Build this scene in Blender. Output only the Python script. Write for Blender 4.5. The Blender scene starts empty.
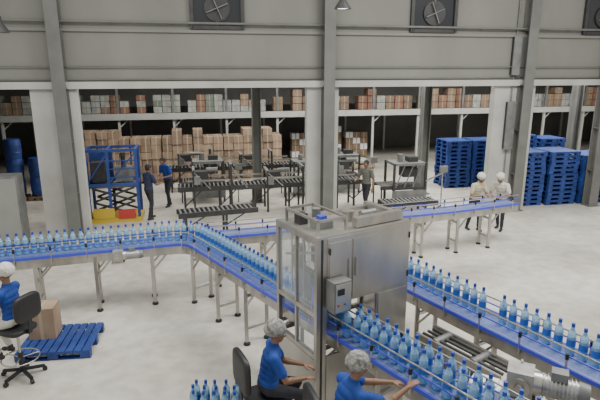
import bpy, math, random
import numpy as np
from mathutils import Vector, Matrix
random.seed(7)
V=Vector
# ------------------------------------------------------------------ materials
MATS={}
def mat(name,col,rough=.6,metal=0.,nscale=0,namt=.0,bump=0.,spec=.5,trans=0.,emit=0.,col2=None,stretch=None,alpha=1.):
    if name in MATS: return MATS[name]
    m=bpy.data.materials.new(name); m.use_nodes=True
    nt=m.node_tree; b=nt.nodes['Principled BSDF']
    b.inputs['Base Color'].default_value=(*col,1); b.inputs['Roughness'].default_value=rough
    b.inputs['Metallic'].default_value=metal
    b.inputs['Specular IOR Level'].default_value=spec
    if trans: b.inputs['Transmission Weight'].default_value=trans; b.inputs['IOR'].default_value=1.33
    if alpha<1: b.inputs['Alpha'].default_value=alpha
    if emit:
        b.inputs['Emission Color'].default_value=(*col,1); b.inputs['Emission Strength'].default_value=emit
    if nscale:
        tc=nt.nodes.new('ShaderNodeTexCoord'); mp=nt.nodes.new('ShaderNodeMapping')
        nt.links.new(tc.outputs['Object'],mp.inputs[0])
        if stretch: mp.inputs['Scale'].default_value=stretch
        n=nt.nodes.new('ShaderNodeTexNoise'); n.inputs['Scale'].default_value=nscale; n.inputs['Detail'].default_value=5
        nt.links.new(mp.outputs[0],n.inputs[0])
        r=nt.nodes.new('ShaderNodeValToRGB')
        c2=col2 if col2 else tuple(c*(1-namt) for c in col)
        r.color_ramp.elements[0].position=.35; r.color_ramp.elements[1].position=.65
        r.color_ramp.elements[0].color=(*c2,1); r.color_ramp.elements[1].color=(*col,1)
        nt.links.new(n.outputs[0],r.inputs[0]); nt.links.new(r.outputs[0],b.inputs['Base Color'])
        if bump:
            bp=nt.nodes.new('ShaderNodeBump'); bp.inputs['Strength'].default_value=bump; bp.inputs['Distance'].default_value=.02
            nt.links.new(n.outputs[0],bp.inputs['Height']); nt.links.new(bp.outputs[0],b.inputs['Normal'])
    MATS[name]=m; return m
steel=mat('brushed_steel',(.50,.48,.44),.32,.8,6,.25,stretch=(1,1,.3))
steelp=mat('steel_panel',(.54,.52,.48),.30,.75,1.5,.35,stretch=(1,1,.4))
dsteel=mat('dark_steel',(.06,.06,.06),.5,.4,5,.3)
gsteel=mat('grey_machine_paint',(.20,.205,.20),.5,.2,4,.3)
blue=mat('blue_rail_plastic',(.05,.07,.50),.4)
bluep=mat('blue_pallet_plastic',(.02,.055,.24),.5,0,3,.35)
belt=mat('conveyor_belt',(.14,.19,.42),.5,.1,30,.3)
black=mat('black_plastic',(.012,.012,.014),.5)
white=mat('white_plastic',(.75,.76,.76),.5)
glass=mat('clear_panel',(.75,.82,.85),.05,0,spec=.6,alpha=.16)
card=mat('cardboard',(.35,.25,.17),.85,0,2.5,.3)
card2=mat('cardboard_dark',(.25,.175,.12),.85,0,2.5,.3)
tape=mat('carton_tape',(.40,.32,.23),.5)
bott=mat('bottle_blue_pet',(.42,.69,.90),.08,0,trans=.6)
label=mat('bottle_label',(.025,.12,.46),.4)
cap=mat('bottle_cap',(.015,.05,.32),.4)
water=mat('bottle_shade',(.24,.49,.78),.12,0,trans=.4)
paintw=mat('pier_plaster',(.47,.465,.43),.8,0,1.2,.2)
colm=mat('column_steel_paint',(.15,.152,.14),.6,0,2,.2)
redm=mat('red_plastic',(.4,.04,.03),.5)
yel=mat('yellow_paint',(.5,.35,.04),.5)
# ------------------------------------------------------------------ mesh builder
class MB:
    def __init__(s): s.v=[];s.f=[];s.m=[];s.sm=[];s.mats=[];s.M=Matrix.Identity(4)
    def mi(s,m):
        if m not in s.mats: s.mats.append(m)
        return s.mats.index(m)
    def add(s,vs,fs,m,smooth=False):
        o=len(s.v); s.v+= [tuple(s.M@V(p)) for p in vs]; k=s.mi(m)
        for f in fs: s.f.append([i+o for i in f]); s.m.append(k); s.sm.append(smooth)
    def box(s,c,d,m,rz=0):
        x,y,z=[q/2 for q in d]; R=Matrix.Rotation(rz,3,'Z'); c=V(c)
        vs=[c+R@V((a*x,b*y,e*z)) for a in(-1,1) for b in(-1,1) for e in(-1,1)]
        s.add(vs,[(0,1,3,2),(4,6,7,5),(0,4,5,1),(2,3,7,6),(0,2,6,4),(1,5,7,3)],m)
    def bb(s,x0,x1,y0,y1,z0,z1,m): s.box(((x0+x1)/2,(y0+y1)/2,(z0+z1)/2),(abs(x1-x0),abs(y1-y0),abs(z1-z0)),m)
    def beam(s,a,b,w,h,m):
        a=V(a);b=V(b);d=(b-a).normalized(); up=V((0,0,1)) if abs(d.z)<.95 else V((1,0,0))
        r=d.cross(up).normalized();u=r.cross(d)
        vs=[p+r*(i*w/2)+u*(j*h/2) for p in(a,b) for i in(-1,1) for j in(-1,1)]
        s.add(vs,[(0,1,3,2),(4,6,7,5),(0,4,5,1),(2,3,7,6),(0,2,6,4),(1,5,7,3)],m)
    def cyl(s,a,b,r0,m,r1=None,n=12,smooth=True):
        if r1 is None:r1=r0
        a=V(a);b=V(b);d=(b-a).normalized(); up=V((0,0,1)) if abs(d.z)<.95 else V((1,0,0))
        r=d.cross(up).normalized();u=r.cross(d); vs=[]
        for p,q in((a,r0),(b,r1)):
            for i in range(n):
                t=2*math.pi*i/n; vs.append(p+(r*math.cos(t)+u*math.sin(t))*q)
        s.add(vs,[(i,(i+1)%n,n+(i+1)%n,n+i) for i in range(n)],m,smooth)
        s.add(vs,[tuple(range(n))[::-1],tuple(range(n,2*n))],m)
    def lathe(s,c,prof,n=12):
        c=V(c)
        for k in range(len(prof)-1):
            z0,r0,m=prof[k];z1,r1,_=prof[k+1]
            vs=[c+V((math.cos(2*math.pi*i/n)*r,math.sin(2*math.pi*i/n)*r,z)) for z,r in((z0,r0),(z1,r1)) for i in range(n)]
            s.add(vs,[(i,(i+1)%n,n+(i+1)%n,n+i) for i in range(n)],m,True)
    def sell(s,c,d,m,e=.5,R=None,nu=16,nv=10):
        c=V(c);vs=[];g=lambda t,f:math.copysign(abs(f(t))**e,f(t))
        R=R or Matrix.Identity(3)
        for j in range(nv+1):
            a=-math.pi/2+math.pi*j/nv
            for i in range(nu):
                t=2*math.pi*i/nu
                vs.append(c+R@V((d[0]/2*g(a,math.cos)*g(t,math.cos),d[1]/2*g(a,math.cos)*g(t,math.sin),d[2]/2*g(a,math.sin))))
        fs=[(j*nu+i,j*nu+(i+1)%nu,(j+1)*nu+(i+1)%nu,(j+1)*nu+i) for j in range(nv) for i in range(nu)]
        s.add(vs,fs,m,True)
    def sweep(s,path,o0,o1,z0,z1,m):
        n=len(path);vs=[]
        for i,p in enumerate(path):
            a=path[max(i-1,0)];b=path[min(i+1,n-1)]
            t=V((b[0]-a[0],b[1]-a[1])).normalized();nn=V((-t.y,t.x))
            for o in(o0,o1):
                for z in(z0,z1): vs.append((p[0]+nn.x*o,p[1]+nn.y*o,z))
        fs=[]
        for i in range(n-1):
            k=4*i
            for a,b in((0,1),(1,3),(3,2),(2,0)): fs.append((k+a,k+b,k+4+b,k+4+a))
        fs+=[(0,2,3,1),(4*n-4,4*n-3,4*n-1,4*n-2)]
        s.add(vs,fs,m)
    def build(s,name,loc=None):
        me=bpy.data.meshes.new(name)
        me.from_pydata(s.v,[],s.f); me.update()
        for m in s.mats: me.materials.append(m)
        me.polygons.foreach_set('material_index',s.m); me.polygons.foreach_set('use_smooth',s.sm)
        ob=bpy.data.objects.new(name,me); bpy.context.scene.collection.objects.link(ob)
        return ob
def T(x,y,z=0,rz=0): return Matrix.Translation((x,y,z))@Matrix.Rotation(rz,4,'Z')
# ------------------------------------------------------------------ floor
def floor_mat():
    m=bpy.data.materials.new('concrete_floor');m.use_nodes=True;nt=m.node_tree;b=nt.nodes['Principled BSDF']
    tc=nt.nodes.new('ShaderNodeTexCoord')
    def noise(sc,det,a,b_,c0,c1):
        n=nt.nodes.new('ShaderNodeTexNoise');n.inputs['Scale'].default_value=sc;n.inputs['Detail'].default_value=det
        nt.links.new(tc.outputs['Object'],n.inputs[0])
        r=nt.nodes.new('ShaderNodeValToRGB');r.color_ramp.elements[0].position=a;r.color_ramp.elements[1].position=b_
        r.color_ramp.elements[0].color=(*c0,1);r.color_ramp.elements[1].color=(*c1,1)
        nt.links.new(n.outputs[0],r.inputs[0]);return r
    a=noise(.45,5,.36,.60,(.39,.37,.325),(.56,.54,.485)); c=noise(4,8,.35,.62,(.82,.81,.79),(1,1,1))
    mx=nt.nodes.new('ShaderNodeMix');mx.data_type='RGBA';mx.blend_type='MULTIPLY';mx.inputs[0].default_value=1
    nt.links.new(a.outputs[0],mx.inputs[6]);nt.links.new(c.outputs[0],mx.inputs[7]);nt.links.new(mx.outputs[2],b.inputs['Base Color'])
    b.inputs['Roughness'].default_value=.45;b.inputs['Specular IOR Level'].default_value=.4
    return m
fb=MB(); fb.bb(-16,30,-2,38,-.1,0,floor_mat()); fb.build('floor')
# ------------------------------------------------------------------ main wall, rotated frame: local x=s along wall, local y away
WA=math.atan2(.2071,.9783); WM=T(0,15.2,0,WA)
wallm=mat('wall_painted_panel',(.215,.214,.19),.8,0,.8,.14,stretch=(1,1,.5))
w=MB();w.M=WM
w.bb(-14,24,0,.25,4.05,10,wallm)
for a,b in((-14,-9.6),(-7.15,-6.0),(.2,1.15),(6.2,7.6),(14.6,24)):
    w.bb(a,b,0,.25,0,4.05,paintw)
w.build('wall_back')
t=MB();t.M=WM
t.bb(-14,24,-.12,0,3.98,4.16,paintw); t.bb(-14,24,-.05,0,4.2,4.24,colm)
t.build('trim_1')
t=MB();t.M=WM
t.cyl((-14,-.12,5.66),(24,-.12,5.66),.035,colm); t.bb(-14,24,-.06,0,5.42,5.5,wallm); t.cyl((-14,-.09,4.55),(24,-.09,4.55),.018,colm)
for i in range(25): t.bb(-14+i*1.5,-13.97+i*1.5,-.12,0,5.62,5.7,colm)
t.build('trim_2')
for s0 in(-6.35,.78,7.1,10.0):
    t=MB();t.M=WM
    t.bb(s0-.16,s0+.16,-.36,-.33,0,10,colm);t.bb(s0-.16,s0+.16,-.05,-.02,0,10,colm);t.bb(s0-.02,s0+.02,-.34,-.03,0,10,colm)
    t.bb(s0-.22,s0+.22,-.42,-.0,0,.03,colm)
    for z in(1.2,2.6,4.0,5.6,7): t.bb(s0-.15,s0+.15,-.34,-.03,z,z+.02,colm)
    t.build('steel_column')
# electrical box on the right column
t=MB();t.M=WM
t.bb(6.6,6.86,-.17,-.13,4.3,5.45,gsteel);t.bb(6.62,6.84,-.13,-.01,4.32,5.43,dsteel);t.cyl((6.74,-.06,5.3),(6.74,-.06,9),.025,gsteel);t.cyl((6.74,-.06,1.2),(6.74,-.06,4.3),.02,gsteel);t.bb(6.58,6.88,-.16,-.13,2.0,3.5,gsteel);t.bb(6.6,6.86,-.13,-.01,2.02,3.48,dsteel)
t.build('electrical_conduit_box')
# windows
dkglass=mat('dark_window_glass',(.02,.022,.025),.2)
for i,(a,b) in enumerate(((-2.95,-1.6),(3.3,4.65),(9.05,10.4),(-9.2,-7.85))):
    t=MB();t.M=WM
    t.bb(a+.05,b-.05,-.04,-.01,5.6,6.75,dkglass)
    for q in(a,b): t.bb(q-.05,q+.05,-.1,-.0,5.52,6.82,dsteel)
    for z in(5.56,6.78): t.bb(a,b,-.1,0,z-.05,z+.05,dsteel)
    t.bb((a+b)/2-.02,(a+b)/2+.02,-.08,-.04,5.6,6.75,gsteel)
    cx=(a+b)/2
    t.cyl((cx,-.09,6.05),(cx,-.05,6.05),.34,dsteel,n=20)
    for k in range(4):
        an=k*1.5708+.4; t.beam((cx,-.1,6.05),(cx+.3*math.cos(an),-.1,6.05+.3*math.sin(an)),.14,.02,gsteel)
    t.build('window_%d'%(i+1))
# ------------------------------------------------------------------ rear hall
t=MB();t.M=WM
bw=mat('rear_wall_paint',(.17,.17,.16),.9,0,1,.2)
t.bb(-14,24,14,14.2,0,8,bw);t.build('wall_rear')
t=MB();t.M=WM
t.bb(23.8,24,.25,14,0,6,bw);t.build('wall_right')
t=MB();t.M=WM
t.bb(-14.2,-14,.25,14,0,6,bw);t.build('wall_left')
for s0 in(-.95,5.15,-9.9,11.3):
    t=MB();t.M=WM
    y=2.6
    for q in(-.14,.11): t.bb(s0+q*1.0-.0,s0+q+.03,y-.16,y+.16,0,6,colm)
    t.bb(s0-.14,s0+.14,y-.02,y+.02,0,6,colm); t.bb(s0-.24,s0+.24,y-.24,y+.24,0,.03,colm)
    t.build('rear_steel_column')
t=MB();t.M=WM
t.bb(-14,24,.25,14,6,6.1,bw);t.build('ceiling')
# mezzanine rack
rackw=mat('rack_paint',(.46,.47,.44),.6,0,2,.15)
t=MB();t.M=WM
t.bb(-13.8,23,8.6,8.72,2.35,2.62,rackw);t.bb(-13.8,23,8.72,13.5,2.5,2.6,dsteel)
for i in range(16):
    x=-13+i*2.3
    t.bb(x-.05,x+.05,8.74,8.84,0,2.5,rackw);t.bb(x-.05,x+.05,8.74,8.84,2.6,4.6,gsteel)
    t.bb(x-.05,x+.05,13.2,13.3,0,2.5,rackw)
    t.beam((x,8.8,2.0),(x+.5,8.8,2.45),.04,.04,rackw)
t.bb(-13.8,23,8.75,8.8,3.75,3.85,gsteel)
t.build('storage_mezzanine')
def carton(mb,c,d,m,rz=0):
    mb.box(c,d,m,rz); mb.box((c[0],c[1],c[2]+.0),(.045,d[1]+.006,d[2]+.004),tape,rz)
def pallet(mb,x,y,z,m,rz=0,L=1.2,W=1.0,H=.15,full=True):
    S=mb.M; mb.M=S@T(x,y,z,rz)
    n=9
    for i in range(n): mb.bb(-L/2+i*L/n+.012,-L/2+(i+1)*L/n-.012,-W/2,W/2,H-.025,H,m)
    for yy in(-W/2+.06,0,W/2-.06):
        mb.bb(-L/2,L/2,yy-.06,yy+.06,H-.05,H-.025,m); mb.bb(-L/2,L/2,yy-.05,yy+.05,0,.02,m)
        for xx in(-L/2+.08,0,L/2-.08): mb.bb(xx-.08,xx+.08,yy-.055,yy+.055,.02,H-.05,m)
    mb.M=S
wood=mat('wood_pallet',(.25,.18,.11),.8,0,4,.3)
for i in range(7):
    t=MB();t.M=WM@T(-7.3+i*1.215,6.9+random.uniform(-.06,.06),0)
    pallet(t,0,0,0,wood)
    for k in range(7):
        for j in range(3):
            if k==6 and random.random()<.4: continue
            for q in range(2):
                m=card if random.random()<.6 else card2
                carton(t,(-.395+.395*j+random.uniform(-.01,.01),-.25+.5*q+random.uniform(-.03,.02),.15+.14+k*.28),(.38,.48,.27),m)
    t.build('carton_pallet_load')
for i in range(3):
    t=MB();t.M=WM@T(2.4+i*1.4,11,0)
    pallet(t,0,0,0,wood)
    for k in range(4+i%2):
        for j in range(3):
            carton(t,(-.39+.39*j,-.2,.3+k*.305),(.37,.5,.29),card2 if (j+k)%3 else white)
    t.build('carton_pallet_load')
# goods on top of the mezzanine
bagm=mat('white_film_roll',(.46,.48,.46),.6,0,4,.4);grn=mat('green_grey_carton',(.22,.27,.22),.8,0,3,.3);redc=mat('reddish_carton',(.30,.16,.11),.8,0,3,.3)
t=MB();t.M=WM
x=-12.5
while x<0.3:
    h=random.choice([2,3,3]);c_=random.choice([card,card2,redc,bagm,bagm,grn])
    for z in range(h): carton(t,(x,9.4,2.6+.13+z*.26),(.36,.6,.245),c_ if random.random()<.7 else bagm)
    x+=.39 if random.random()<.9 else .7
x=.9
while x<22:
    h=random.choice([2,2,3]) ; m=random.choice([card,card,card2,redc,bagm])
    for z in range(h): carton(t,(x,9.4,2.6+.16+z*.32),(.42,.6,.3),m)
    x+=.46 if random.random()<.85 else .9
t.build('cartons_on_mezzanine')
t=MB();t.M=WM
for i in range(9):
    x=1.6+i*.42
    t.sell((x,7.8+random.uniform(-.2,.2),.13),(.5,.7,.26),random.choice([bagm,white,redm,card]),.6)
    if i%2: t.sell((x,7.8,.38),(.5,.7,.26),random.choice([bagm,white]),.6)
t.build('sack_pile')
# blue pallet stacks
def pstack(x,y,n,rz,L=1.0):
    t=MB();t.M=T(x,y,0,rz)
    for k in range(n): pallet(t,random.uniform(-.02,.02),random.uniform(-.02,.02),k*.152,bluep,0,L,L)
    t.build('blue_pallet_stack')
for a in((7.6,17.45,12,1.0),(8.75,17.65,12,1.08),(9.95,17.9,11,1.08),(8.15,19.5,14,1),(9.35,19.8,13,1),(6.0,20.2,12,1),(7.05,20.4,12,1),(11.15,18.2,11,1.05)): pstack(a[0],a[1],a[2],WA,a[3])
# ------------------------------------------------------------------ conveyors
def smooth(pts,it=4):
    for _ in range(it):
        q=[pts[0]]
        for a,b in zip(pts,pts[1:]): q+= [(a[0]*.75+b[0]*.25,a[1]*.75+b[1]*.25),(a[0]*.25+b[0]*.75,a[1]*.25+b[1]*.75)]
        pts=q+[pts[-1]]
    return pts
def along(path,d):
    for a,b in zip(path,path[1:]):
        L=math.dist(a,b)
        if d<=L and L>0:
            k=d/L; t=V((b[0]-a[0],b[1]-a[1]))/L
            return V((a[0]+(b[0]-a[0])*k,a[1]+(b[1]-a[1])*k)),t
        d-=L
    return None
def plen(p): return sum(math.dist(a,b) for a,b in zip(p,p[1:]))
def conveyor(name,path,z=1.1,w=.36,legs=1.5,skip=(),guides=2,first=.4,g1=.13,g2=.22):
    t=MB();h=w/2
    t.sweep(path,-h,h,z-.035,z,belt); t.sweep(path,-h+.03,h-.03,z-.2,z-.17,belt)
    for sgn in(-1,1):
        o=[sgn*h,sgn*(h+.025)];t.sweep(path,min(o),max(o),z-.2,z+.015,steel)
        o=[sgn*(h+.025),sgn*(h+.06)];t.sweep(path,min(o),max(o),z-.03,z+.02,blue)
        o=[sgn*(h-.005),sgn*(h+.012)]
        for gz in (g1,g2)[:guides]: t.sweep(path,min(o),max(o),z+gz,z+gz+.014,blue if gz<.15 else steel)
    L=plen(path);d=.25
    while d<L:
        p,tt=along(path,d);n=V((-tt.y,tt.x))
        for sgn in(-1,1):
            q=p+n*sgn*(h+.05); q2=p+n*sgn*(h+.005)
            t.beam((q.x,q.y,z-.12),(q.x,q.y,z+.17),.02,.02,steel)
            t.beam((q.x,q.y,z+.16),(q2.x,q2.y,z+.16),.012,.012,black); t.cyl((q.x,q.y,z+.12),(q.x,q.y,z+.19),.02,black,n=8)
        d+=.6
    d=first
    while d<L:
        if not any(a<d<b for a,b in skip):
            p,tt=along(path,d);n=V((-tt.y,tt.x)); P=[]
            for sgn in(-1,1):
                q=p+n*sgn*(h-.0); P.append(q)
                t.beam((q.x,q.y,.06),(q.x,q.y,z-.1),.06,.06,steel); t.cyl((q.x,q.y,0),(q.x,q.y,.03),.06,black); t.cyl((q.x,q.y,.02),(q.x,q.y,.1),.018,steel)
                r=q+tt*.28; t.beam((q.x,q.y,z-.5),(r.x,r.y,z-.18),.03,.03,steel)
            for zz in(.3,z-.32): t.beam((P[0].x,P[0].y,zz),(P[1].x,P[1].y,zz),.045,.045,steel)
        d+=legs
    return t.build(name)
def bottle(mb,x,y,z,s=1.2):
    r=.044*s
    P=[(0,.0,water),(0,r*.85,water),(.012,r,water),(.08,r*.98,bott),(.10,r*1.0,label),(.17,r*1.0,bott),(.188,r*.94,bott),(.235,r*.9,bott),(.275,r*.42,bott),(.298,r*.34,cap),(.298,r*.4,cap),(.335,r*.4,cap),(.335,0,cap)]
    mb.lathe((x,y,z),[(a*s,b,c) for a,b,c in P],10)
def bottles(name,path,d0,d1,step,offs,z,gaps=(),jit=.006,s=1.2):
    t=MB()
    for o in offs:
        d=d0+random.uniform(0,step)
        while d<d1:
            if not any(a<d<b for a,b in gaps):
                r=along(path,d)
                if r:
                    p,tt=r;n=V((-tt.y,tt.x));q=p+n*(o+random.uniform(-jit,jit)); bottle(t,q.x,q.y,z+.001,s)
            d+=step+random.uniform(0,.014)
    t.build(name)
pA=smooth([(-8.25,7.95),(-3.1,9.57),(-2.13,9.87),(-1.7,9.33),(-1.16,8.59),(3.2,2.6)]);ZA=1.2
LA=plen(pA); conveyor('bottle_conveyor',pA,z=ZA,w=.4,legs=1.02,first=.5)
pB=smooth([(-2.15,10.35),(-.2,10.9),(1.9,11.9),(3.6,12.4),(5.6,13.25)]); conveyor('outfeed_conveyor',pB,w=.34,legs=1.0)
pC=[(1.16,8.63),(2.13,7.08),(4.75,2.98)]; conveyor('packing_conveyor',pC,z=ZA,w=.4,legs=1.1)
dd=lambda P,x: min((math.dist(along(P,k*.05)[0],x),k*.05) for k in range(int(plen(P)/.05)))[1]
dm=dd(pA,(.2,6.72)); 
bottles('row_of_water_bottles',pA,.1,dm+.7,.128,(.04,),ZA)
bottles('row_of_water_bottles',pA,dm+.78,LA-.1,.15,(-.1,.07),ZA,jit=.02)
bottles('row_of_water_bottles',pC,.2,plen(pC)-.1,.148,(.07,),ZA,gaps=((2.55,2.75),),jit=.015)
# floor bottles
t=MB()
for i in range(5):
    for j in range(3): bottle(t,-1.42+i*.14+random.uniform(-.02,.02),5.98+j*.13+random.uniform(-.02,.02),0)
t.build('group_of_water_bottles')
# drive motors
lsteel=mat('cast_aluminium',(.42,.42,.40),.4,.5,8,.3)
def motor(name,M_,s=1.0,zfloor=None):
    t=MB();t.M=M_@Matrix.Scale(s,4)
    t.box((0,0,0),(.2,.2,.22),lsteel)
    t.cyl((.1,0,0),(.16,0,0),.1,steel,n=16);t.cyl((.14,0,0),(.42,0,0),.085,lsteel,n=18)
    for k in range(9): t.cyl((.17+k*.028,0,0),(.178+k*.028,0,0),.1,lsteel,n=18)
    t.cyl((.42,0,0),(.5,0,0),.095,gsteel,n=18,r1=.08); t.box((.28,0,.12),(.12,.1,.07),gsteel)
    t.cyl((0,-.16,0),(0,.16,0),.035,steel); t.cyl((0,-.13,0),(0,-.1,0),.08,steel,n=16)
    t.box((0,0,-.12),(.26,.24,.02),steel); t.beam((.0,.1,-.1),(0,.1,.12),.05,.02,steel)
    if zfloor: t.bb(-.04,.04,-.04,.04,-zfloor/s,-.12,steel);t.bb(-.1,.1,-.1,.1,-zfloor/s,-zfloor/s+.02,steel)
    return t.build(name)
p,tt=along(pA,dd(pA,(-3.4,9.5)));motor('conveyor_drive_motor',T(p.x,p.y-.36,1.12,.28),.9)
motor('conveyor_drive_motor',T(2.42,5.06,1.18,-.45),1.35,1.18)
# ------------------------------------------------------------------ labelling machine
MM=T(.205,5.9,0,math.atan2(.53,.848))
t=MB();t.M=MM
W,D,H=1.5,1.0,2.5
for x in(.03,W-.03,.12):
    for y in(.03,D-.03):
        if x==.12 and y>.1: continue
        t.bb(x-.03,x+.03,y-.03,y+.03,.05,H,steel)
        t.cyl((x,y,0),(x,y,.05),.05,black)
t.bb(.06,.09,-.005,.05,.1,H,dsteel)
for z in(.12,.92,1.5,H-.03):
    t.bb(0,.06,.06,D-.06,z-.03,z+.03,steel)
    t.bb(W-.06,W,.06,D-.06,z-.03,z+.03,steel)
    if abs(z-1.5)>.01: t.bb(.06,W-.06,D-.06,D,z-.03,z+.03,steel)
t.bb(.15,W,-.015,.02,1.62,H,steelp)
t.bb(.17,.5,-.03,-.015,1.66,H-.06,steelp)
t.bb(.53,W-.03,-.03,-.015,1.66,H-.06,steelp)
t.bb(.95,W,-.015,.02,.1,1.62,steelp); t.bb(.97,W-.03,-.03,-.015,.16,1.6,steelp)
t.bb(.15,.95,-.015,.02,.1,.92,steelp)
t.bb(W-.02,W+.01,.03,D-.03,.1,H,steelp)
t.bb(0,.015,.06,D-.06,.15,.88,steelp)
t.bb(.0,W,0,D,H,H+.03,steelp)
t.bb(.02,.03,.06,D/2-.02,.96,1.47,glass);t.bb(.02,.03,.06,D-.06,1.53,H-.06,glass)
t.bb(0,.05,D/2-.02,D/2+.02,.95,H,steel)
t.bb(.06,W-.06,D-.03,D-.02,1.7,H-.06,glass)
for x in(.46,.57): t.cyl((x,-.05,1.95),(x,-.05,2.2),.01,steel); 
for z in(1.75,2.3):
    t.cyl((.17,-.035,z),(.17,-.035,z+.08),.012,dsteel);t.cyl((W-.03,-.035,z),(W-.03,-.035,z+.08),.012,dsteel)
t.cyl((.52,.45,1.7),(.52,.45,2.3),.06,steel);t.cyl((.52,.45,1.8),(.52,.45,1.95),.13,blue,n=18);t.box((.52,.45,2.15),(.3,.3,.25),gsteel)
t.box((.2,.5,1.75),(.12,.3,.35),gsteel);t.cyl((.15,.25,1.3),(.15,.25,1.8),.05,blue);t.box((.16,.45,1.4),(.08,.5,.06),steel)
t.cyl((.2,.72,1.9),(.2,.72,2.2),.09,steel);t.box((.22,.3,2.2),(.14,.12,.2),dsteel);t.beam((.1,.1,2.3),(.1,.9,2.05),.03,.03,steel)
for k in range(3): t.cyl((.1,.15+k*.3,1.55),(.1,.15+k*.3,2.4),.012,steel)
for k in range(4): t.cyl((.25,.15+k*.22,1.3),(.25,.15+k*.22,1.52),.02,steel)
for x in(.08,.5): 
    t.beam((x,.1,H+.03),(x,.1,H+.2),.03,.03,steel);t.beam((x,.85,H+.03),(x,.85,H+.2),.03,.03,steel)
    t.beam((x,.1,H+.2),(x,.85,H+.2),.03,.03,steel)
t.beam((.08,.1,H+.2),(.5,.1,H+.2),.03,.03,steel);t.beam((.08,.85,H+.2),(.5,.85,H+.2),.03,.03,steel)
t.box((.3,.35,H+.09),(.24,.18,.12),gsteel);t.box((.3,.35,H+.17),(.1,.1,.04),blue);t.cyl((.42,.65,H+.03),(.42,.65,H+.2),.06,gsteel);t.box((.18,.65,H+.1),(.12,.14,.14),dsteel)
t.beam((.65,.12,H+.1),(1.42,.12,H+.1),.1,.12,steel);t.beam((.75,.8,H+.05),(1.42,.8,H+.05),.05,.05,steel);t.beam((1.42,.1,H+.08),(1.42,.85,H+.08),.08,.08,steel)
t.cyl((.8,.45,H+.03),(.8,.45,H+.16),.09,steel);t.cyl((1.05,.5,H+.06),(1.3,.5,H+.06),.05,gsteel)
t.build('bottle_labelling_machine')
t=MB();t.M=MM
t.box((.24,-.13,1.80),(.26,.18,.4),gsteel);t.box((.24,-.225,1.80),(.23,.012,.36),steelp)
t.box((.2,-.234,1.88),(.1,.008,.08),dkglass)
for k,c in enumerate((redm,MATS['yellow_paint'],blue)): t.cyl((.16+k*.05,-.23,1.71),(.16+k*.05,-.245,1.71),.013,c)
t.build('control_panel_box')
# ------------------------------------------------------------------ drive frame + pedestal, bottom right
t=MB();t.M=T(2.1,6.1,0,math.atan2(-.81,.58))
for x in(-.5,.1,.65):
    for y in(-.16,.16): t.bb(x-.025,x+.025,y-.025,y+.025,.0,.95,steel)
for y in(-.18,.18): t.bb(-.6,.7,y-.02,y+.02,.86,.99,steel)
for y in(-.1,0,.1): t.cyl((-.55,y,.97),(.68,y,.97),.022,dsteel,n=8)
t.cyl((.3,-.17,.95),(.3,.17,.95),.06,gsteel,n=12);t.cyl((-.3,-.17,.95),(-.3,.17,.95),.06,gsteel,n=12)
t.bb(-.5,.65,-.16,.16,.28,.3,steel);t.box((-.1,0,.55),(.35,.25,.4),gsteel)
t.build('conveyor_drive_frame')
t=MB();t.M=T(2.02,4.98,0,-.6)
t.sell((0,0,1.16),(.34,.26,.12),white,.35)
t.box((0,0,1.225),(.24,.16,.03),white);t.bb(-.03,.03,-.03,.03,.03,1.11,steel);t.box((0,0,.015),(.26,.26,.03),steel)
t.build('control_pedestal')
# ------------------------------------------------------------------ rear packing equipment
def rollerline(name,x,y,rz,L,w=.6,z=.8,over=True,M0=None):
    t=MB();t.M=(M0 or Matrix.Identity(4))@T(x,y,0,rz)
    for yy in(-w/2,w/2): t.bb(-L/2,L/2,yy-.025,yy+.025,z-.12,z+.02,dsteel)
    n=int(L/.13)
    for k in range(n): t.cyl((-L/2+.08+k*.13,-w/2,z),(-L/2+.08+k*.13,w/2,z),.03,gsteel,n=8)
    k=-L/2+.2
    while k<L/2:
        for yy in(-w/2,w/2): t.bb(k-.03,k+.03,yy-.03,yy+.03,0,z-.1,dsteel)
        t.bb(k-.02,k+.02,-w/2,w/2,.25,.29,dsteel)
        t.beam((k,-w/2,.3),(k+.5,-w/2,z-.12),.03,.03,dsteel); k+=1.1
    if over:
        k=-L/2+.5
        i=0
        while k<L/2-.5:
            hh=(1.45,1.6,1.35)[i%3]
            for yy in(-w/2-.06,w/2+.06): t.bb(k-.03,k+.03,yy-.03,yy+.03,0,hh,dsteel)
            t.bb(k-.04,k+.04,-w/2-.08,w/2+.08,hh-.06,hh+.02,gsteel)
            if i%2==0:
                t.box((k+.25,0,hh-.2),(.4,.34,.24),dsteel);t.cyl((k+.4,0,hh-.05),(k+.75,0,hh-.05),.07,gsteel);t.box((k+.1,-w/2-.12,hh-.3),(.18,.08,.26),gsteel)
            t.beam((k,-w/2-.06,hh-.05),(k+.5,-w/2-.06,.85),.03,.03,steel)
            k+=1.15;i+=1
        for yy in(-1,1): t.beam((-L/2+.3,yy*(w/2+.06),1.12),(L/2-.3,yy*(w/2+.06),1.12),.04,.05,steel)
    return t.build(name)
rollerline('carton_packing_line',-.6,1.55,0,6.0,M0=WM,z=.9)
rollerline('carton_packing_line',-1.6,4.9,0,5.0,M0=WM,z=.9)
rollerline('carton_roller_conveyor',-2.3,14.0,WA+.12,2.2,over=False,z=.7,w=.5)
rollerline('carton_roller_conveyor',3.2,14.95,WA,1.7,over=False,z=.7,w=.5)
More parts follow.
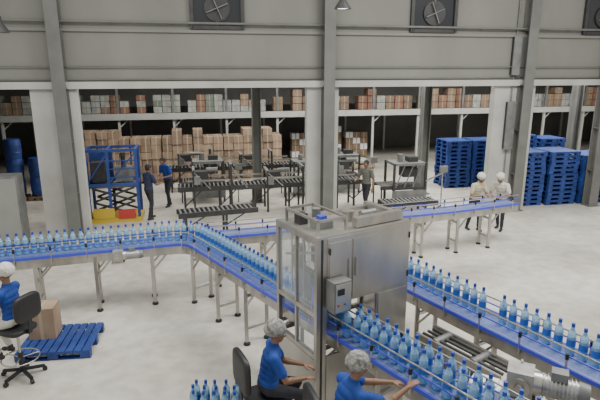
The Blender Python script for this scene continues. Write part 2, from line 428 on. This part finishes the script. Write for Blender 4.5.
def casemachine(name,x,y,rz,s=1.0):
    t=MB();t.M=WM@T(x,y,0,rz)@Matrix.Scale(s,4)
    for a in(-.55,.55):
        for b in(-.4,.4): t.bb(a-.035,a+.035,b-.035,b+.035,0,1.5,dsteel)
    t.bb(-.6,.6,-.42,.42,.62,.7,dsteel);t.bb(-.6,.6,-.44,-.4,.15,.6,gsteel);t.bb(-.55,.55,-.4,.4,1.42,1.5,gsteel)
    t.box((.1,0,1.15),(.5,.4,.3),dsteel);t.cyl((-.2,0,1.5),(-.2,0,1.75),.1,gsteel);t.box((.2,0,1.58),(.35,.3,.15),dsteel)
    for k in range(6): t.cyl((-.9+k*.1,-.35,.74),(-.9+k*.1,.35,.74),.03,steel,n=8)
    for b in(-.37,.37): t.bb(-1.0,-.3,b-.02,b+.02,.64,.76,dsteel)
    for b in(-.37,.37): t.bb(-.98,-.94,b-.02,b+.02,0,.66,dsteel)
    t.beam((.55,-.45,.9),(1.1,-.6,1.2),.04,.04,steel);t.cyl((1.05,-.6,0),(1.05,-.6,1.2),.025,steel);t.box((1.08,-.6,1.3),(.26,.08,.22),gsteel)
    for a in(-.5,-.2,.1): t.beam((a,-.42,.7),(a+.3,-.42,1.45),.03,.03,gsteel)
    t.build(name)
casemachine('case_taping_machine',3.85,1.15,0,1.0);casemachine('case_taping_machine',-2.6,3.3,0,.95);casemachine('case_taping_machine',2.4,3.6,0,.95);casemachine('case_taping_machine',.9,3.4,0,.85)
# blue scissor-lift palletiser
t=MB();t.M=T(-5.65,15.5,0,WA)
t.bb(-.78,.78,-.5,.5,.0,.14,yel);t.bb(-.6,.0,-.52,-.5,.14,.45,yel);t.bb(.1,.6,-.53,-.5,.12,.4,redm)
for x in(-.7,-.1,.7):
    for y in(-.42,.42): t.bb(x-.04,x+.04,y-.04,y+.04,.14,2.2,bluep)
for z in(1.15,2.17):
    for y in(-.42,.42): t.bb(-.74,.74,y-.03,y+.03,z-.04,z+.04,bluep)
    for x in(-.7,-.1,.7): t.bb(x-.03,x+.03,-.42,.42,z-.04,z+.04,bluep)
for y in(-.38,.38):
    for a,b in((.2,.62),(.62,1.04)):
        t.beam((-.6,y,a),(.6,y,b),.04,.06,dsteel);t.beam((.6,y,a),(-.6,y,b),.04,.06,dsteel)
t.beam((-.7,-.42,1.2),(-.1,-.42,2.1),.03,.04,bluep);t.beam((-.1,-.42,1.2),(.7,-.42,2.1),.03,.04,bluep)
t.bb(-.66,.66,-.38,.38,1.04,1.1,gsteel)
t.box((-.4,0,1.5),(.4,.5,.6),dsteel);t.box((.3,.1,1.4),(.5,.4,.4),gsteel);t.cyl((.3,0,1.6),(.3,0,2.05),.07,dsteel)
t.bb(-.68,-.12,.4,.42,1.2,2.1,bluep)
for z in(1.35,1.6,1.85): t.bb(-.1,.7,-.44,-.42,z,z+.03,bluep)
t.build('scissor_lift_palletiser')
# grey cabinet at left
t=MB();t.M=T(-7.75,12.9,0,WA)
t.bb(-.75,.6,-.25,.25,.06,1.88,gsteel)
for x in(-.72,-.06): t.bb(x,x+.62,-.265,-.25,.12,1.82,mat('cabinet_door',(.27,.27,.25),.6,0,2,.1))
t.bb(-.12,-.1,-.29,-.265,.9,1.1,dsteel)
for x in(-.7,.55):
    for y in(-.2,.2): t.bb(x-.03,x+.03,y-.03,y+.03,0,.06,black)
t.build('steel_cabinet')
t=MB();t.M=WM
for i,(x,y) in enumerate(((-9.15,4.6),(-8.45,4.6))):
    pallet(t,x,y,0,wood,0,.62,.62)
    for z in ((.15,.82,1.49),(.15,.82))[i]: t.lathe((x,y,z),[(0,0,bluep),(0,.25,bluep),(.2,.27,bluep),(.21,.28,bluep),(.23,.27,bluep),(.45,.27,bluep),(.46,.28,bluep),(.66,.25,bluep),(.66,0,bluep)],16)
t.build('blue_drum_stack')
# ------------------------------------------------------------------ left pallet, carton
t=MB();t.M=T(-3.98,7.85,0,.12);pallet(t,0,0,0,bluep,0,1.15,.95);t.build('blue_pallet')
t=MB();t.M=T(-4.28,7.95,.152,.15)
t.box((0,0,.27),(.42,.36,.54),card);t.box((0,0,.27),(.05,.364,.544),tape)
for sx in(-1,1): t.beam((sx*.21,-.18,.54),(sx*.21,.18,.54),.01,.01,card)
t.build('cardboard_box')
# ------------------------------------------------------------------ chairs
def chair(x,y,rz,sh=.8,bw_=.46,bh=.4):
    t=MB();t.M=T(x,y,0,rz)   # faces +x
    for k in range(5):
        a=k*2*math.pi/5+.3;c,s=math.cos(a),math.sin(a)
        t.beam((0,0,.12),(.3*c,.3*s,.085),.045,.035,black);t.cyl((.3*c-.02*s,.3*s+.02*c,.035),(.3*c+.02*s,.3*s-.02*c,.035),.035,black)
        t.cyl((.3*c,.3*s,.05),(.3*c,.3*s,.09),.012,black)
    t.cyl((0,0,.1),(0,0,.4),.035,black);t.cyl((0,0,.4),(0,0,sh-.1),.02,steel)
    n=20
    for k in range(n):
        a=2*math.pi*k/n;b=2*math.pi*(k+1)/n
        t.cyl((.26*math.cos(a),.26*math.sin(a),.32),(.26*math.cos(b),.26*math.sin(b),.32),.011,steel,n=6)
    for k in range(3):
        a=k*2.094;t.cyl((0,0,.32),(.26*math.cos(a),.26*math.sin(a),.32),.009,steel,n=6)
    t.box((0,0,sh-.09),(.22,.2,.03),black)
    t.sell((0,0,sh-.04),(.46,.46,.09),black,.45)
    t.beam((-.1,0,sh-.09),(-.27,0,sh-.06),.06,.02,black);t.beam((-.27,0,sh-.06),(-.3,0,sh+.3),.06,.02,black)
    t.sell((-.27,0,sh+.14+bh/2),(.09,bw_,bh),black,.5)
    t.build('office_chair')
# ------------------------------------------------------------------ people
def mesh_sphere(c,r,R=None,nu=14,nv=9):
    vs=[];R=R or Matrix.Identity(3);c=V(c)
    vs.append(c+R@V((0,0,-r[2])))
    for j in range(1,nv):
        a=-math.pi/2+math.pi*j/nv
        for i in range(nu):
            t=2*math.pi*i/nu;vs.append(c+R@V((r[0]*math.cos(a)*math.cos(t),r[1]*math.cos(a)*math.sin(t),r[2]*math.sin(a))))
    vs.append(c+R@V((0,0,r[2])))
    fs=[(0,1+(i+1)%nu,1+i) for i in range(nu)]
    for j in range(nv-2):
        for i in range(nu): a=1+j*nu+i;b=1+j*nu+(i+1)%nu;fs.append((a,b,b+nu,a+nu))
    k=1+(nv-2)*nu;e=len(vs)-1
    fs+=[(k+i,k+(i+1)%nu,e) for i in range(nu)]
    return vs,fs
def ik(a,b,l1,l2,pole):
    d=b-a;L=min(d.length,(l1+l2)*.995);dn=d.normalized();b=a+dn*L
    x=(l1*l1-l2*l2+L*L)/(2*L);h=math.sqrt(max(l1*l1-x*x,0));p=pole-dn*pole.dot(dn)
    return a+dn*x+p.normalized()*h,b
SK=mat('skin',(.20,.105,.06),.55);HR=mat('black_hair',(.012,.01,.01),.6)
LIP=mat('lips',(.16,.05,.04),.5);EW=mat('eye_white',(.6,.58,.55),.3);EI=mat('eye_iris',(.01,.006,.004),.2)
NET=mat('hair_net',(.34,.33,.31),.9,0,22,.65,bump=.8);NETW=mat('white_bouffant_cap',(.64,.63,.58),.9,0,20,.25,bump=.8)
SB=mat('blue_tshirt',(.012,.055,.30),.85,0,7,.35,bump=.6);DK=mat('dark_trousers',(.03,.03,.04),.9,0,8,.3,bump=.5)
WH=mat('white_cloth',(.6,.58,.52),.9,0,8,.2,bump=.5);OL=mat('olive_shirt',(.13,.13,.11),.9,0,8,.2,bump=.5);NV=mat('navy_shirt',(.025,.035,.08),.9,0,8,.2,bump=.5)
CR=mat('cream_shirt',(.50,.47,.34),.9,0,8,.2,bump=.5);SH=mat('shoes',(.02,.02,.02),.6)
def person(name,x,y,yaw,pelvis,chest,head,hyaw,hpitch,lh,rh,lf,rf,shirt,pants,headgear=None,voxel=.008,z0=0,lpole=None,rpole=None,shoulder_yaw=0,legpole=(1,0,0.2)):
    P=[]  # (label,kind,data)
    cap_=lambda lab,a,ra,b,rb:P.append((lab,0,(V(a),ra,V(b),rb)))
    ell=lambda lab,c,r,R=None:P.append((lab,1,(V(c),V(r),R or Matrix.Identity(3))))
    pelvis=V(pelvis);chest=V(chest);head=V(head);lh=V(lh);rh=V(rh);lf=V(lf);rf=V(rf)
    RY=Matrix.Rotation(shoulder_yaw,3,'Z')
    sp=(chest-pelvis).normalized();ry=V((0,1,0));fx=ry.cross(sp).normalized()
    RT=Matrix((fx,ry,sp)).transposed(); RTc=RY@RT
    Ls=(chest-pelvis).length
    ell('p',pelvis,(.125,.165,.11),RT)
    for k,(rx,rw) in zip((.12,.3,.48,.65,.8),((.125,.165),(.118,.155),(.12,.158),(.122,.168),(.115,.175))):
        ell('s',pelvis.lerp(chest,k),(rx,rw,.10),RTc if k>.5 else RT)
    ell('s',chest-sp*.02,(.085,.165,.07),RTc)
    sl=chest+RY@V((0,.178,0))-sp*.035;sr=chest+RY@V((0,-.178,0))-sp*.035
    for s in(sl,sr): cap_('s',chest-sp*.01,.062,s,.062)
    nk=chest+sp*.03;cap_('k',nk,.056,head+V((-.015,0,-.05)),.05); cap_('s',chest,.075,nk+sp*.012,.066)
    RH=Matrix.Rotation(hyaw,3,'Z')@Matrix.Rotation(hpitch,3,'Y')
    Hh=lambda *p: head+RH@V(p)
    ell('k',Hh(-.005,0,.02),(.095,.076,.098),RH);ell('k',Hh(.03,0,-.045),(.06,.056,.07),RH);ell('k',Hh(.055,0,-.085),(.03,.032,.025),RH)
    ell('k',Hh(.05,0,.0),(.045,.058,.05),RH)
    cap_('k',Hh(.088,0,.012),.009,Hh(.108,0,-.022),.013);ell('k',Hh(.098,0,-.028),(.012,.02,.009),RH)
    ell('l',Hh(.082,0,-.055),(.012,.026,.0065),RH);ell('l',Hh(.08,0,-.066),(.012,.021,.0065),RH)
    for s in(-1,1):
        ell('k',Hh(-.002,s*.078,-.005),(.02,.011,.032),RH);ell('h',Hh(.083,s*.03,.03),(.01,.02,.005),RH);ell('k',Hh(.07,s*.04,-.02),(.02,.016,.018),RH)
    if headgear:
        ell('c',Hh(-.03,0,.06),(.128,.118,.105),RH);ell('c',Hh(-.06,0,.03),(.105,.108,.09),RH)
        ell('c',Hh(-.01,0,.045),(.106,.095,.03),RH);ell('h',Hh(-.06,0,-.03),(.05,.06,.04),RH)
    else:
        ell('h',Hh(-.018,0,.035),(.1,.084,.1),RH);ell('h',Hh(-.04,0,-.01),(.07,.075,.07),RH)
    for s,sg,hnd,pl in((sl,1,lh,lpole),(sr,-1,rh,rpole)):
        pole=V(pl) if pl else V((-.3,.5*sg,-.8))
        e,hn=ik(s,hnd,.29,.26,pole)
        cap_('k',s,.05,e,.038);cap_('k',e,.039,hn,.025);ell('k',e.lerp(hn,.25),(.041,.041,.041))
        m=s.lerp(e,.66);cap_('s',s,.066,m,.062)
        d=(hn-e).normalized();side=d.cross(V((0,0,1))).normalized()*(1 if sg>0 else -1)
        up=side.cross(d) if sg<0 else d.cross(side)
        if up.z<0: up=-up
        pc=hn+d*.045
        Rp=Matrix((d,side,up)).transposed()
        ell('k',pc,(.052,.04,.017),Rp);ell('k',pc+d*.01,(.04,.042,.015),Rp)
        for i,(o,Lf) in enumerate(((-.030,.072),(-.010,.08),(.011,.074),(.031,.058))):
            oo=-o
            b0=hn+d*(.082-abs(o)*.25)+side*oo
            b1=b0+d*Lf*.45-up*.008;b2=b1+d*Lf*.25-up*Lf*.22;b3=b2+d*Lf*.08-up*Lf*.28
            cap_('k',b0,.0095,b1,.009);cap_('k',b1,.009,b2,.0082);cap_('k',b2,.0082,b3,.0072)
        t0=hn+d*.025+side*.03;t1=t0+d*.03+side*.03-up*.012;t2=t1+d*.032+side*.006-up*.012
        cap_('k',t0,.014,t1,.011);cap_('k',t1,.011,t2,.009)
    for sg,ft in((1,lf),(-1,rf)):
        h=pelvis+V((0,.088*sg,-.02));an=ft+V((0,0,.09))
        k,an=ik(h,an,.43,.41,V(legpole)+V((0,.12*sg,0)))
        cap_('p',h,.088,k,.058);cap_('p',k,.06,an+ (k-an)*.12,.046);ell('p',k.lerp(an,.3)-V((.01,0,0)),(.06,.056,.08))
        cap_('k',k,.04,an,.034)
        cap_('o',an+V((-.03,0,-.05)),.036,an+V((.13,.015*sg,-.062)),.03);cap_('o',an,.038,an+V((.02,0,-.05)),.04);ell('o',an+V((.1,.01*sg,-.06)),(.06,.045,.03))
    vs=[];fs=[]
    def addm(v,f):
        o=len(vs);vs.extend(v);fs.extend([[i+o for i in q] for q in f])
    for lab,kd,dt in P:
        if kd==1: addm(*mesh_sphere(dt[0],dt[1],dt[2]))
        else:
            a,ra,b,rb=dt
            n=5 if (b-a).length>ra*.8 else 2
            for i in range(n+1): 
                q=i/n;r=ra+(rb-ra)*q
                addm(*mesh_sphere(a.lerp(b,q),(r,r,r),nu=12,nv=8))
            d=(b-a);L=d.length
            if L>1e-5:
                dn=d/L;up=V((0,0,1)) if abs(dn.z)<.9 else V((1,0,0));r_=dn.cross(up).normalized();u=r_.cross(dn);nn=14
                cv=[p+(r_*math.cos(2*math.pi*i/nn)+u*math.sin(2*math.pi*i/nn))*r for p,r in((a,ra),(b,rb)) for i in range(nn)]
                addm(cv,[(i,(i+1)%nn,nn+(i+1)%nn,nn+i) for i in range(nn)]+[tuple(range(nn))[::-1],tuple(range(nn,2*nn))])
    me=bpy.data.meshes.new('tmp');me.from_pydata([tuple(v) for v in vs],[],fs);me.update()
    ob=bpy.data.objects.new('tmp',me);bpy.context.scene.collection.objects.link(ob)
    md=ob.modifiers.new('r','REMESH');md.mode='VOXEL';md.voxel_size=voxel
    sm=ob.modifiers.new('s','SMOOTH');sm.iterations=2;sm.factor=.5
    dg=bpy.context.evaluated_depsgraph_get();dg.update()
    nm=bpy.data.meshes.new_from_object(ob.evaluated_get(dg))
    bpy.data.objects.remove(ob)
    nf=len(nm.polygons);C=np.zeros(nf*3);nm.polygons.foreach_get('center',C);C=C.reshape(-1,3)
    best=np.full(nf,1e9);lab=np.zeros(nf,int);order=['s','p','k','h','c','l','o']
    for L_,kd,dt in P:
        if kd==1:
            R=np.array(dt[2]);q=(C-np.array(dt[0]))@R/np.array(dt[1]);l=np.linalg.norm(q,axis=1)
            g=np.linalg.norm(q/np.array(dt[1]),axis=1)+1e-9; sd=l*(l-1)/g
        else:
            a=np.array(dt[0]);b=np.array(dt[2]);ab=b-a;k=np.clip(((C-a)@ab)/(ab@ab+1e-12),0,1)
            sd=np.linalg.norm(C-(a+k[:,None]*ab),axis=1)-(dt[1]+(dt[3]-dt[1])*k)
        u=sd<best;best[u]=sd[u];lab[u]=order.index(L_)
    mm=[shirt,pants,SK,HR,headgear or HR,LIP,SH]
    nm.materials.clear()
    for m in mm: nm.materials.append(m)
    nm.polygons.foreach_set('material_index',lab.astype(np.int32));nm.polygons.foreach_set('use_smooth',[True]*nf)
    nm.update()
    body=bpy.data.objects.new(name,nm);bpy.context.scene.collection.objects.link(body)
    e=MB()
    for s in(-1,1):
        e.sell(Hh(.083,s*.03,.008),(.02,.026,.014),EW,1,RH,10,6);e.sell(Hh(.0905,s*.03,.008),(.008,.012,.012),EI,1,RH,8,6)
    eo=e.build('eyes');eo.parent=body
    body.matrix_world=T(x,y,z0,yaw)
    return body
# seated foreground A
chair(-.42,5.36,.45,.8,.5,.46)
person('seated_worker',-.38,5.38,.3,(0,0,.92),(.07,0,1.37),(.12,0,1.56),-.2,.25,(.45,.02,1.08),(.40,-.2,1.04),(.2,.12,.335),(.2,-.12,.335),SB,DK,NET,shoulder_yaw=-.15)
# seated foreground B
chair(.38,4.62,.3,.8,.5,.46)
person('seated_worker',.4,4.66,.22,(0,0,.92),(.14,0,1.37),(.2,0,1.57),.1,.35,(.66,.1,1.25),(.68,-.16,1.36),(.2,.12,.335),(.2,-.12,.335),SB,DK,NET,shoulder_yaw=.25)
# seated left C, faces left
chair(-4.17,6.95,math.pi-.35,.84)
person('seated_worker',-4.2,6.96,math.pi-.1,(0,0,.96),(.03,0,1.43),(.04,0,1.65),.3,.3,(.40,.12,1.12),(.38,-.1,1.08),(.2,.12,.335),(.2,-.12,.335),SB,WH,NETW)
def stand(x,y,yaw,shirt,pants,gear=None,lh=(.25,.22,1.0),rh=(.15,-.28,.9),lf=(.12,.1,0),rf=(-.12,-.1,0),lean=0,hp=.1):
    person('standing_worker',x,y,yaw,(0,0,.93),(.02+lean,0,1.40-lean*.15),(.05+lean*1.4,0,1.585-lean*.3),0,hp,lh,rh,lf,rf,shirt,pants,gear,voxel=.011,legpole=(1,0,0))
stand(-4.6,15.4,.9,NV,DK,None,lh=(.35,.15,1.1),rh=(.35,-.15,1.1))
stand(-4.4,17.0,-2.2,SB,DK,None,lh=(.35,.2,1.05),rh=(.3,-.2,1.0),lean=.1)
stand(2.12,16.2,-2.3,OL,DK,None,lh=(.1,.3,.85),rh=(.3,-.2,1.1),lf=(.2,.1,0),rf=(-.2,-.1,0))
stand(4.95,14.3,-1.2,CR,DK,NETW,lh=(.4,.1,1.1),rh=(.4,-.15,1.1),lean=.12,hp=.4)
stand(5.75,14.35,-2.3,WH,DK,NETW,lh=(.4,.12,1.05),rh=(.4,-.15,1.05),lean=.16,hp=.5)
# ------------------------------------------------------------------ pendant lamps
glow=mat('lamp_glow',(1,.97,.9),.5,emit=4)
for x,y,z in((.93,12,5.75),(-6.05,11,5.2)):
    t=MB()
    t.lathe((x,y,z),[(0,.16,gsteel),(.005,.19,dsteel),(.1,.13,dsteel),(.2,.06,dsteel),(.32,.05,dsteel),(.33,0,dsteel)],20)
    t.cyl((x,y,z+.02),(x,y,z+.04),.15,glow,n=20)
    t.cyl((x,y,z+.3),(x,y,10),.008,dsteel,n=6)
    t.build('high_bay_lamp')
# ------------------------------------------------------------------ lights
def area(name,loc,rot,sx,sy,e,col=(1,.98,.93)):
    l=bpy.data.lights.new(name,'AREA');l.shape='RECTANGLE';l.size=sx;l.size_y=sy;l.energy=e;l.color=col
    o=bpy.data.objects.new(name,l);o.location=loc;o.rotation_euler=rot;bpy.context.scene.collection.objects.link(o)
area('ceiling_light_1',(-3,7,9),(0,0,0),6,3,600);area('ceiling_light_2',(6,9,9),(0,0,0),6,3,1250)
area('ceiling_light_3',(-3,19,5.9),(0,0,WA),8,2,560);area('ceiling_light_4',(5,20,5.9),(0,0,WA),8,2,850);area('ceiling_light_5',(12,20,5.9),(0,0,WA),4,3,1000)
wd=bpy.data.worlds.new('world');bpy.context.scene.world=wd;wd.use_nodes=True
wd.node_tree.nodes['Background'].inputs[0].default_value=(1,.993,.965,1);wd.node_tree.nodes['Background'].inputs[1].default_value=.84
# ------------------------------------------------------------------ camera
c=bpy.data.cameras.new('camera');c.lens=31.2;c.sensor_width=36
co=bpy.data.objects.new('camera',c);co.location=(0,0,4.5);co.rotation_euler=(math.radians(90-14.2),0,0)
bpy.context.scene.collection.objects.link(co);bpy.context.scene.camera=co
